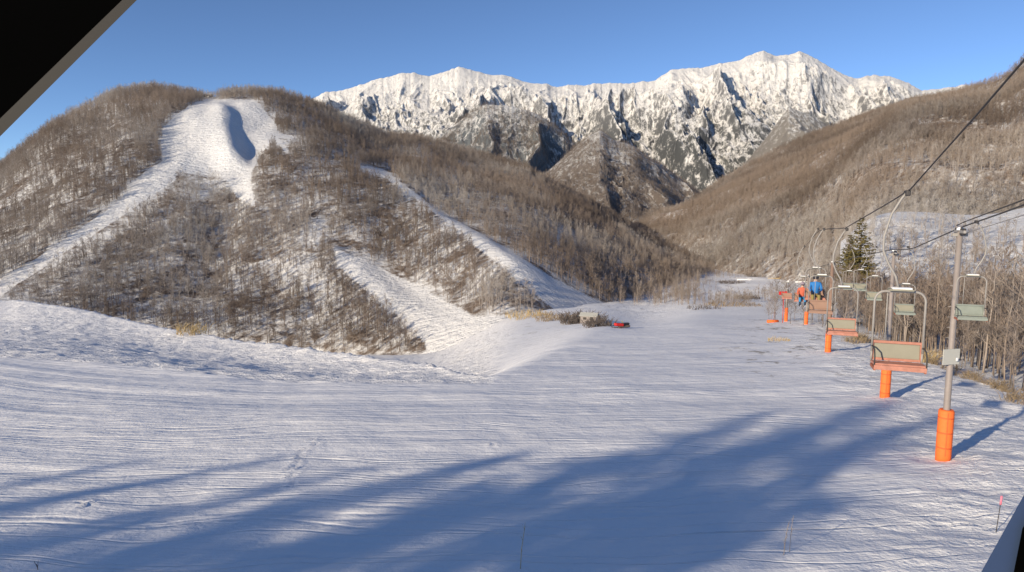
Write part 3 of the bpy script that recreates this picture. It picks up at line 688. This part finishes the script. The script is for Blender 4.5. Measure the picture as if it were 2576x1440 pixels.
def chair(x, y, zc, side, back, seatm, lab, fscale=.86, frame='steel', flip=False):
    e = empty('lift_chair', (x, y, zc), -DIR+(0 if not flip else math.pi)); tag(e, lab, 'lift chair', 'chairs of the chairlift')
    s_ = side*(-1 if flip else 1); e.scale = (fscale, .9, 1)
    MB().box((0, 0, -.02), (.09, .32, .11), None, .02).build('grip', M['cable'], e)
    hp = [(0, 0, 0), (.10*s_, 0, -.12), (.28*s_, 0, -.42), (.40*s_, 0, -.85), (.40*s_, 0, -1.12), (.28*s_, 0, -1.38), (.12*s_, 0, -1.62), (.04*s_, 0, -1.88)]
    MB().tube(hp, .026, 9).build('hanger', M[frame], e)
    W = .51; zt = -1.9; zb = -3.12
    hoop = [(-W, .0, zb)]+[(-W, 0, zt-.22)]+[(-W+.2*(1-math.cos(t)), 0, zt-.22+.2*math.sin(t)) for t in np.linspace(.2, 1.57, 6)]
    hoop += [(-p[0], p[1], p[2]) for p in reversed(hoop)]
    MB().tube(hoop, .024, 9).build('frame', M[frame], e)
    m = MB().box((0, 0, zt+.015), (.5, .26, .035), None, .012); cn = m.build('canopy_plate', M['backpad'], e)
    MB().box((0.02, 0, zt+.045), (.40, .2, .035), None, .015).build('snow_cap', M['snowcap'], e)
    # backrest (framed panel) and seat; the occupant faces -y (towards the camera), the back is +y
    m = MB(); m.box((0, .02, -2.93), (1.02, .035, .05)); m.box((0, .05, -3.28), (1.02, .035, .05)); m.box((-.49, .035, -3.105), (.045, .035, .30)); m.box((.49, .035, -3.105), (.045, .035, .30)); m.build('back_frame', M[seatm], e)
    MB().box((0, .05, -3.105), (.935, .03, .30), Matrix.Rotation(R(-5), 3, 'X'), .01).build('backrest', M[back], e)
    m = MB()
    for q in range(5): m.box((0, -.02-q*.1, -3.33+q*.008-.0), (1.04, .085, .035), None, .008)
    m.box((0, -.47, -3.36), (1.04, .04, .09), None, .01); m.build('seat', M[seatm], e)
    m = MB()
    for q in (-.5, .5): m.box((q, -.2, -3.40), (.04, .5, .06))
    m.build('seat_bracket', M['redbrown'], e)
    for q in (-1, 1):
        MB().tube([(q*W, 0, zb+.1), (q*W, -.15, zb+.12), (q*W, -.36, zb+.09), (q*W, -.45, zb-.04), (q*W, -.46, zb-.22)], .017, 7).build('armrest', M['cable'], e)
        MB().tube([(q*W, 0, zb), (q*W, .02, -3.34)], .022, 7).build('side_post', M[frame], e)
    MB().tube([(-.25, .03, zt), (-.25, .03, -2.95)], .014, 7).build('back_post', M[frame], e)
    return e
C1 = chair(LX(12.9), 12.9, cabL(12.9), -1, 'backpad', 'salmon', 'large empty lift chair with salmon seat and grey back, nearest of all')
chair(LX(21.5), 21.5, cabL(21.5)-.05, -1, 'backpad', 'salmon', 'empty orange brown lift chair next behind the big salmon chair')
chair(LX(27)-.2, 27, cabL(27), -1, 'brownpad', 'brownpad', 'brown backed lift chair hanging in front of the brown tower')
c4 = chair(LX(32), 32, cabL(32)+.12, -1, 'brownpad', 'salmon', 'lift chair carrying the rider in the blue jacket')
c5 = chair(LX(41), 41, cabL(41)+.1, -1, 'brownpad', 'salmon', 'lift chair carrying the rider in the red jacket')
chair(LX(62), 62, cabL(62)+.0, -1, 'brownpad', 'salmon', 'tiny far lift chair beyond the riders near the snowy crest')
chair(RX(23.2), 23.2, cabR(23.2)+.02, 1, 'teal', 'teal', 'empty grey teal lift chair above the nearest tower sign')
chair(RX(33.5), 33.5, cabR(33.5)+.15, 1, 'backpad', 'teal', 'grey backed lift chair seen through the frame of the salmon chair', flip=False)
chair(RX(42.5), 42.5, cabR(42.5)+.4, 1, 'backpad', 'teal', 'small grey lift chair seen left of the hanger of the salmon chair')
chair(RX(48.5), 48.5, cabR(48.5)+.9, 1, 'backpad', 'teal', 'small far lift chair with a snowy top below the conifer')
chair(RX(54.5), 54.5, cabR(54.5)+.9, 1, 'backpad', 'teal', 'farthest small lift chair on the pole side of the lift')
# ---- riders
def person(loc, rz, mj, mt, mh, lab, seated=True):
    V = dict(pel=(0, 0, .0), w=(0, .03, .2), ch=(0, .03, .42), nk=(0, .01, .56), h1=(0, -.01, .66), h2=(0, -.02, .80),
     sl=(-.19, .03, .5), el=(-.25, -.06, .26), wl=(-.16, -.27, .17), sr=(.19, .03, .5), er=(.25, -.06, .26), wr=(.16, -.27, .17),
     tl=(-.1, -.03, -.01), kl=(-.13, -.42, .03), al=(-.13, -.47, -.38), fl=(-.13, -.64, -.44), tr=(.1, -.03, -.01), kr=(.13, -.42, .03), ar=(.13, -.47, -.38), fr=(.13, -.64, -.44))
    if not seated:
        V.update(tl=(-.1, 0, -.04), kl=(-.12, -.05, -.42), al=(-.13, .03, -.82), fl=(-.14, -.14, -.88), tr=(.1, 0, -.04), kr=(.12, -.02, -.42), ar=(.13, .04, -.82), fr=(.14, -.13, -.88))
    rad = dict(pel=.15, w=.14, ch=.17, nk=.065, h1=.085, h2=.09, sl=.08, sr=.08, el=.06, er=.06, wl=.045, wr=.045, tl=.105, tr=.105, kl=.078, kr=.078, al=.06, ar=.06, fl=.05, fr=.05)
    K = list(V); E = [('pel', 'w'), ('w', 'ch'), ('ch', 'nk'), ('nk', 'h1'), ('h1', 'h2'), ('ch', 'sl'), ('sl', 'el'), ('el', 'wl'), ('ch', 'sr'), ('sr', 'er'), ('er', 'wr'), ('pel', 'tl'), ('tl', 'kl'), ('kl', 'al'), ('al', 'fl'), ('pel', 'tr'), ('tr', 'kr'), ('kr', 'ar'), ('ar', 'fr')]
    # five fingers each side closed towards the thighs
    for sd, wn in ((-1, 'wl'), (1, 'wr')):
        b = Vector(V[wn]); pk = 'p%d' % sd; V[pk] = tuple(b+Vector((0, -.07, -.03))); rad[pk] = .035; K.append(pk); E.append((wn, pk))
        for q in range(5):
            L = (.055, .075, .08, .072, .055)[q]; o = Vector((-.045+.02*q, -.03 if q else .0, 0)); n1, n2 = pk+'a%d' % q, pk+'b%d' % q
            V[n1] = tuple(Vector(V[pk])+o+Vector((0, -L*.5, -.01))); V[n2] = tuple(Vector(V[pk])+o+Vector((0, -L*.8, -.05))); rad[n1] = rad[n2] = .011; K += [n1, n2]; E += [(pk, n1), (n1, n2)]
    me = bpy.data.meshes.new('tmp'); me.from_pydata([V[k] for k in K], [(K.index(a), K.index(b)) for a, b in E], [])
    t = bpy.data.objects.new('tmp', me); COL.objects.link(t); md = t.modifiers.new('s', 'SKIN')
    for i, k in enumerate(K): me.skin_vertices[0].data[i].radius = (rad[k], rad[k])
    me.skin_vertices[0].data[0].use_root = True
    sb = t.modifiers.new('d', 'SUBSURF'); sb.levels = sb.render_levels = 1
    bpy.context.view_layer.update(); dg = bpy.context.evaluated_depsgraph_get()
    m2 = bpy.data.meshes.new_from_object(t.evaluated_get(dg)); bpy.data.objects.remove(t)
    m2.name = 'person'; m2.materials.clear()
    for mm in (mj, mt, 'skin', 'dark'): m2.materials.append(M[mm])
    for p in m2.polygons:
        c = p.center; p.use_smooth = True
        p.material_index = 2 if c.z > .59 else (3 if ((c.y < -.50 and c.z < -.2) or (not seated and c.z < -.75) or (c.z > .05 and c.y < -.27 and c.z < .25 and seated)) else (1 if (c.z < .10 and (c.y < -.1 or c.z < .02)) else 0))
    o = newobj('person', m2); o.location = loc; o.rotation_euler.z = rz; tag(o, lab, 'person')
    m = MB(); m.tube([(0, -.0, .70), (0, .0, .76), (0, 0, .84), (0, 0, .895), (0, 0, .915)], [.108, .122, .112, .07, .02], 14); m.build('helmet', M[mh], o)
    m = MB(); m.box((0, -.105, .735), (.15, .04, .06), None, .012); m.build('goggles', M['dark'], o)
    m = MB(); m.box((0, -.105, .70), (.02, .03, .03), None, .008); m.build('nose', M['skin'], o)
    return o
def seat_at(e, dx=0): 
    return e.matrix_basis @ Vector((dx, -.17, -3.17))
for e, mj, mt, mh, lab, sk in ((c4, 'blue', 'olive', 'dark', 'seated rider in a blue jacket and olive trousers on a high chair', 'under the rider in blue'), (c5, 'redj', 'blue2', 'mauve', 'seated rider in a red jacket and blue trousers on the lower chair', 'under the rider in red')):
    p = seat_at(e, .0); r_ = person(p, -DIR, mj, mt, mh, lab); r_.scale = (1.08, 1.08, 1.08)
    for s_ in (-1, 1):
        m = MB(); m.tube([(0, .75, 0), (0, .2, 0), (0, -.6, 0), (0, -.82, .08)], [.03, .04, .04, .02], 6); o = m.build('ski', M['white']); o.scale = (1.1, 1, .35)
        o.location = e.matrix_basis @ Vector((.14*s_, -.75, -3.71)); o.rotation_euler = (R(-14), 0, -DIR); tag(o, ('left' if s_ < 0 else 'right')+' white ski '+sk, 'ski')
# standing figure by the far tower (grey clothes) and other small things
p = at_ground(1948, 806); person((p.x, p.y, p.z+.9*1.0), R(10), 'mauve', 'mauve', 'white', 'tiny person in mauve grey clothes at the far end of the lift line', seated=False)
p = at_ground(1980, 800)
m = MB().tube([(0, 0, -.3), (0, 0, 7.2)], .045, 8); o = m.build('marker_pole', M['cable']); o.location = p; tag(o, 'tall thin dark pole standing beside the farthest lift tower', 'pole')
for nm, px, py, hh, mt, lab in (('marker_pad', 1944, 812, 1.0, 'orange', 'small orange pad lying at the left end of the lift line'),):
    p = at_ground(px, py); m = MB().tube([(-.9, 0, .2), (.9, 0, .25)], [.25, .22], 10); o = m.build(nm, M[mt]); o.location = p; tag(o, lab, 'pad')
p = at_ground(1560, 826); e = empty('snow_machine', p, R(20)); tag(e, 'small red snow machine on the snow at the far left edge of the piste', 'snow machine')
m = MB(); m.box((-.2, 0, .55), (1.5, .8, .45), Matrix.Rotation(R(6), 3, 'Y'), .18); m.build('hood', M['red'], e)
m = MB(); m.box((.9, 0, .62), (1.3, .5, .3), None, .1); m.build('seat', M['dark'], e)
m = MB(); m.box((.7, 0, .22), (2.0, .5, .4), None, .15); m.build('track', M['dbrush'], e)
m = MB(); m.box((.35, 0, .98), (.06, .6, .42), Matrix.Rotation(R(-28), 3, 'Y'), .02); m.build('windscreen', M['teal'], e)
for q in (-.4, .4): MB().tube([(-1.3, q, .22), (-1.0, q, .06), (.1, q, .05)], .06, 6).build('ski_runner', M['dark'], e)
p = at_ground(1488, 816); e = empty('shed', (p.x, p.y+4, p.z-.3), R(-18)); e.scale = (.75, .75, .7); tag(e, 'small grey shed half buried in the bushes at the far left edge of the piste', 'shed')
MB().box((0, 0, 1.0), (4.4, 2.6, 2.4), None, .03).build('wall', M['pole'], e)
m = MB(); m.box((0, -.8, 2.45), (5.0, 1.9, .22), Matrix.Rotation(R(24), 3, 'X')); m.box((0, .8, 2.45), (5.0, 1.9, .22), Matrix.Rotation(R(-24), 3, 'X')); m.build('roof', M['sign'], e)
MB().box((.9, -1.32, .95), (.9, .05, 1.6)).build('door', M['hut'], e); MB().box((-1.0, -1.32, 1.3), (.9, .05, .7)).build('window', M['hut'], e)
# red top of farthest tower
p = at_ground(1972, 812); pc = pt(1970, 738, p.y-1.0); m = MB().box((0, 0, 0), (1.3, .12, .55), None, .05); m.tube([(.2, .2, -.2), (.2, .2, -5.0)], .05, 6); o = m.build('round_marker', M['red']); o.location = pc; tag(o, 'red board on a thin post in front of the farthest tower', 'marker')
# hut on the hill top
p = pt(524, 244, 598); e = empty('hut', (p.x, p.y, p.z-2.0)); tag(e, 'tiny dark lift hut on the crest above the top snowfield', 'hut')
MB().box((0, 0, 1.5), (6, 4.5, 4.2), None, .05).build('wall', M['hut'], e); m = MB(); m.box((0, -1.3, 4.15), (6.8, 3.2, .3), Matrix.Rotation(R(18), 3, 'X')); m.box((0, 1.4, 4.15), (6.8, 3.2, .3), Matrix.Rotation(R(-18), 3, 'X')); m.build('roof', M['snowcap'], e)
MB().box((.8, -2.27, 1.2), (1.6, .08, 1.8)).build('window', M['white'], e)
# ------------------------------------------------------------------ foreground stalks and marker
def stalk(px, py, h, lean, lab, mat, name='dry_stalk', r=.007):
    p = at_ground(px, py); g = random.Random(px); m = MB()
    m.tube([(0, 0, -.2), (lean*.3, 0, h*.45), (lean*.8, .02, h*.8), (lean, 0, h)], [r*1.2, r, r*.8, r*.3], 5)
    for q in range(5):
        z = h*g.uniform(.3, .95); x = lean*z/h; m.tube([(x, 0, z), (x+g.uniform(-.09, .09), g.uniform(-.05, .05), z+.13)], [r*.5, r*.25], 4)
    o = m.build(name, M[mat]); o.location = p; tag(o, lab, 'stalk'); return o
stalk(1308, 1440, 1.22, .12, 'tall straw stalk at the bottom centre of the shaded snow', 'straw', r=.009)
stalk(1970, 1402, .9, .10, 'thin grey brown stalk on the bright snow at lower right', 'brush', r=.008)
stalk(1985, 1395, 1.0, .06, 'slightly taller stalk close beside the thin grey brown one', 'brush', r=.006)
stalk(97, 1445, .18, -.04, 'short dark stub at the bottom left corner of the snow', 'dbrush', r=.010)
p = at_ground(2505, 1332); m = MB(); m.tube([(0, 0, -.3), (.08, 0, .85)], .012, 6); o = m.build('marker_stick', M['cable']); o.location = p; tag(o, 'thin leaning stick with pink tape at lower right', 'stick')
MB().tube([(.072, 0, .70), (.085, 0, .95)], .026, 8).build('tape', M['pink'], o)
p = at_ground(1650, 1010)
# ------------------------------------------------------------------ building edges close to the camera
def slab(name, q, Y, th, mat, parent=None):       # q: pixel quad, front face at distance Y, real thickness th towards the back
    f = [pt(a, b, Y) for a, b in q]; bk = [pt(a, b, Y+th) for a, b in q]; m = MB(); b = 0; m.v = f+bk; n = len(f)
    m.f = [tuple(range(n)), tuple(reversed(range(n, 2*n)))]+[(i, i+n, (i+1) % n+n, (i+1) % n) for i in range(n)]; m.sm = [False]*len(m.f)
    return m.build(name, M[mat], parent)
e = empty('roof_eave', (-.9, 1.0, CH+.5)); tag(e, 'black roof eave with a grey edge across the top left corner', 'eave')
for o in (slab('soffit', [(-500, 700), (-30, 332), (312, 0), (560, -260), (-500, -260)], 1.0, .10, 'black'), slab('edge_trim', [(-500, 790), (0, 344), (345, 0), (590, -260), (545, -260), (308, 0), (-34, 332), (-500, 745)], .995, .03, 'trimg')):
    o.parent = e; o.matrix_parent_inverse = Matrix.Translation(-Vector(e.location))
e = empty('window_ledge', (.8, 1.0, CH-.5)); tag(e, 'blue grey window ledge cutting the bottom right corner', 'ledge')
for o in (slab('ledge_board', [(2620, 1165), (2576, 1245), (2468, 1440), (2380, 1600), (2900, 1600), (2900, 1165)], 1.1, .05, 'bluer'), slab('seal_strip', [(2660, 1180), (2572, 1330), (2550, 1440), (2510, 1600), (2900, 1600), (2900, 1180)], 1.09, .008, 'black')):
    o.parent = e; o.matrix_parent_inverse = Matrix.Translation(-Vector(e.location))
# ------------------------------------------------------------------ light, sky, camera
SAZ = R(180+47); SEL = R(17.5)        # azimuth of the sun measured from +y towards +x
sd = Vector((math.sin(SAZ)*math.cos(SEL), math.cos(SAZ)*math.cos(SEL), math.sin(SEL)))
L = bpy.data.lights.new('sun', 'SUN'); L.energy = 4.4; L.angle = R(.8); L.color = (1, .845, .62)
lo = bpy.data.objects.new('sun', L); COL.objects.link(lo); lo.rotation_euler = sd.to_track_quat('Z', 'Y').to_euler()
w = bpy.data.worlds.new('World'); sc.world = w; w.use_nodes = True
sk = w.node_tree.nodes.new('ShaderNodeTexSky'); sk.sky_type = 'NISHITA'; sk.sun_disc = False; sk.sun_elevation = SEL; sk.sun_rotation = SAZ
sk.altitude = 2500; sk.air_density = .68; sk.dust_density = 0.4; sk.ozone_density = 3.2
bg = w.node_tree.nodes['Background']; bg.inputs[1].default_value = .12; w.node_tree.links.new(sk.outputs[0], bg.inputs[0])
cam = bpy.data.cameras.new('camera'); co = bpy.data.objects.new('camera', cam); COL.objects.link(co)
co.location = (0, 0, CH); co.rotation_euler = (R(90)-PITCH, 0, 0); cam.sensor_width = 36; cam.lens = 36*F/2576; cam.clip_start = .05; cam.clip_end = 20000
sc.camera = co
vs = sc.view_settings; vs.view_transform = 'Standard'; vs.look = 'None'; vs.gamma = 1; vs.exposure = 0.44
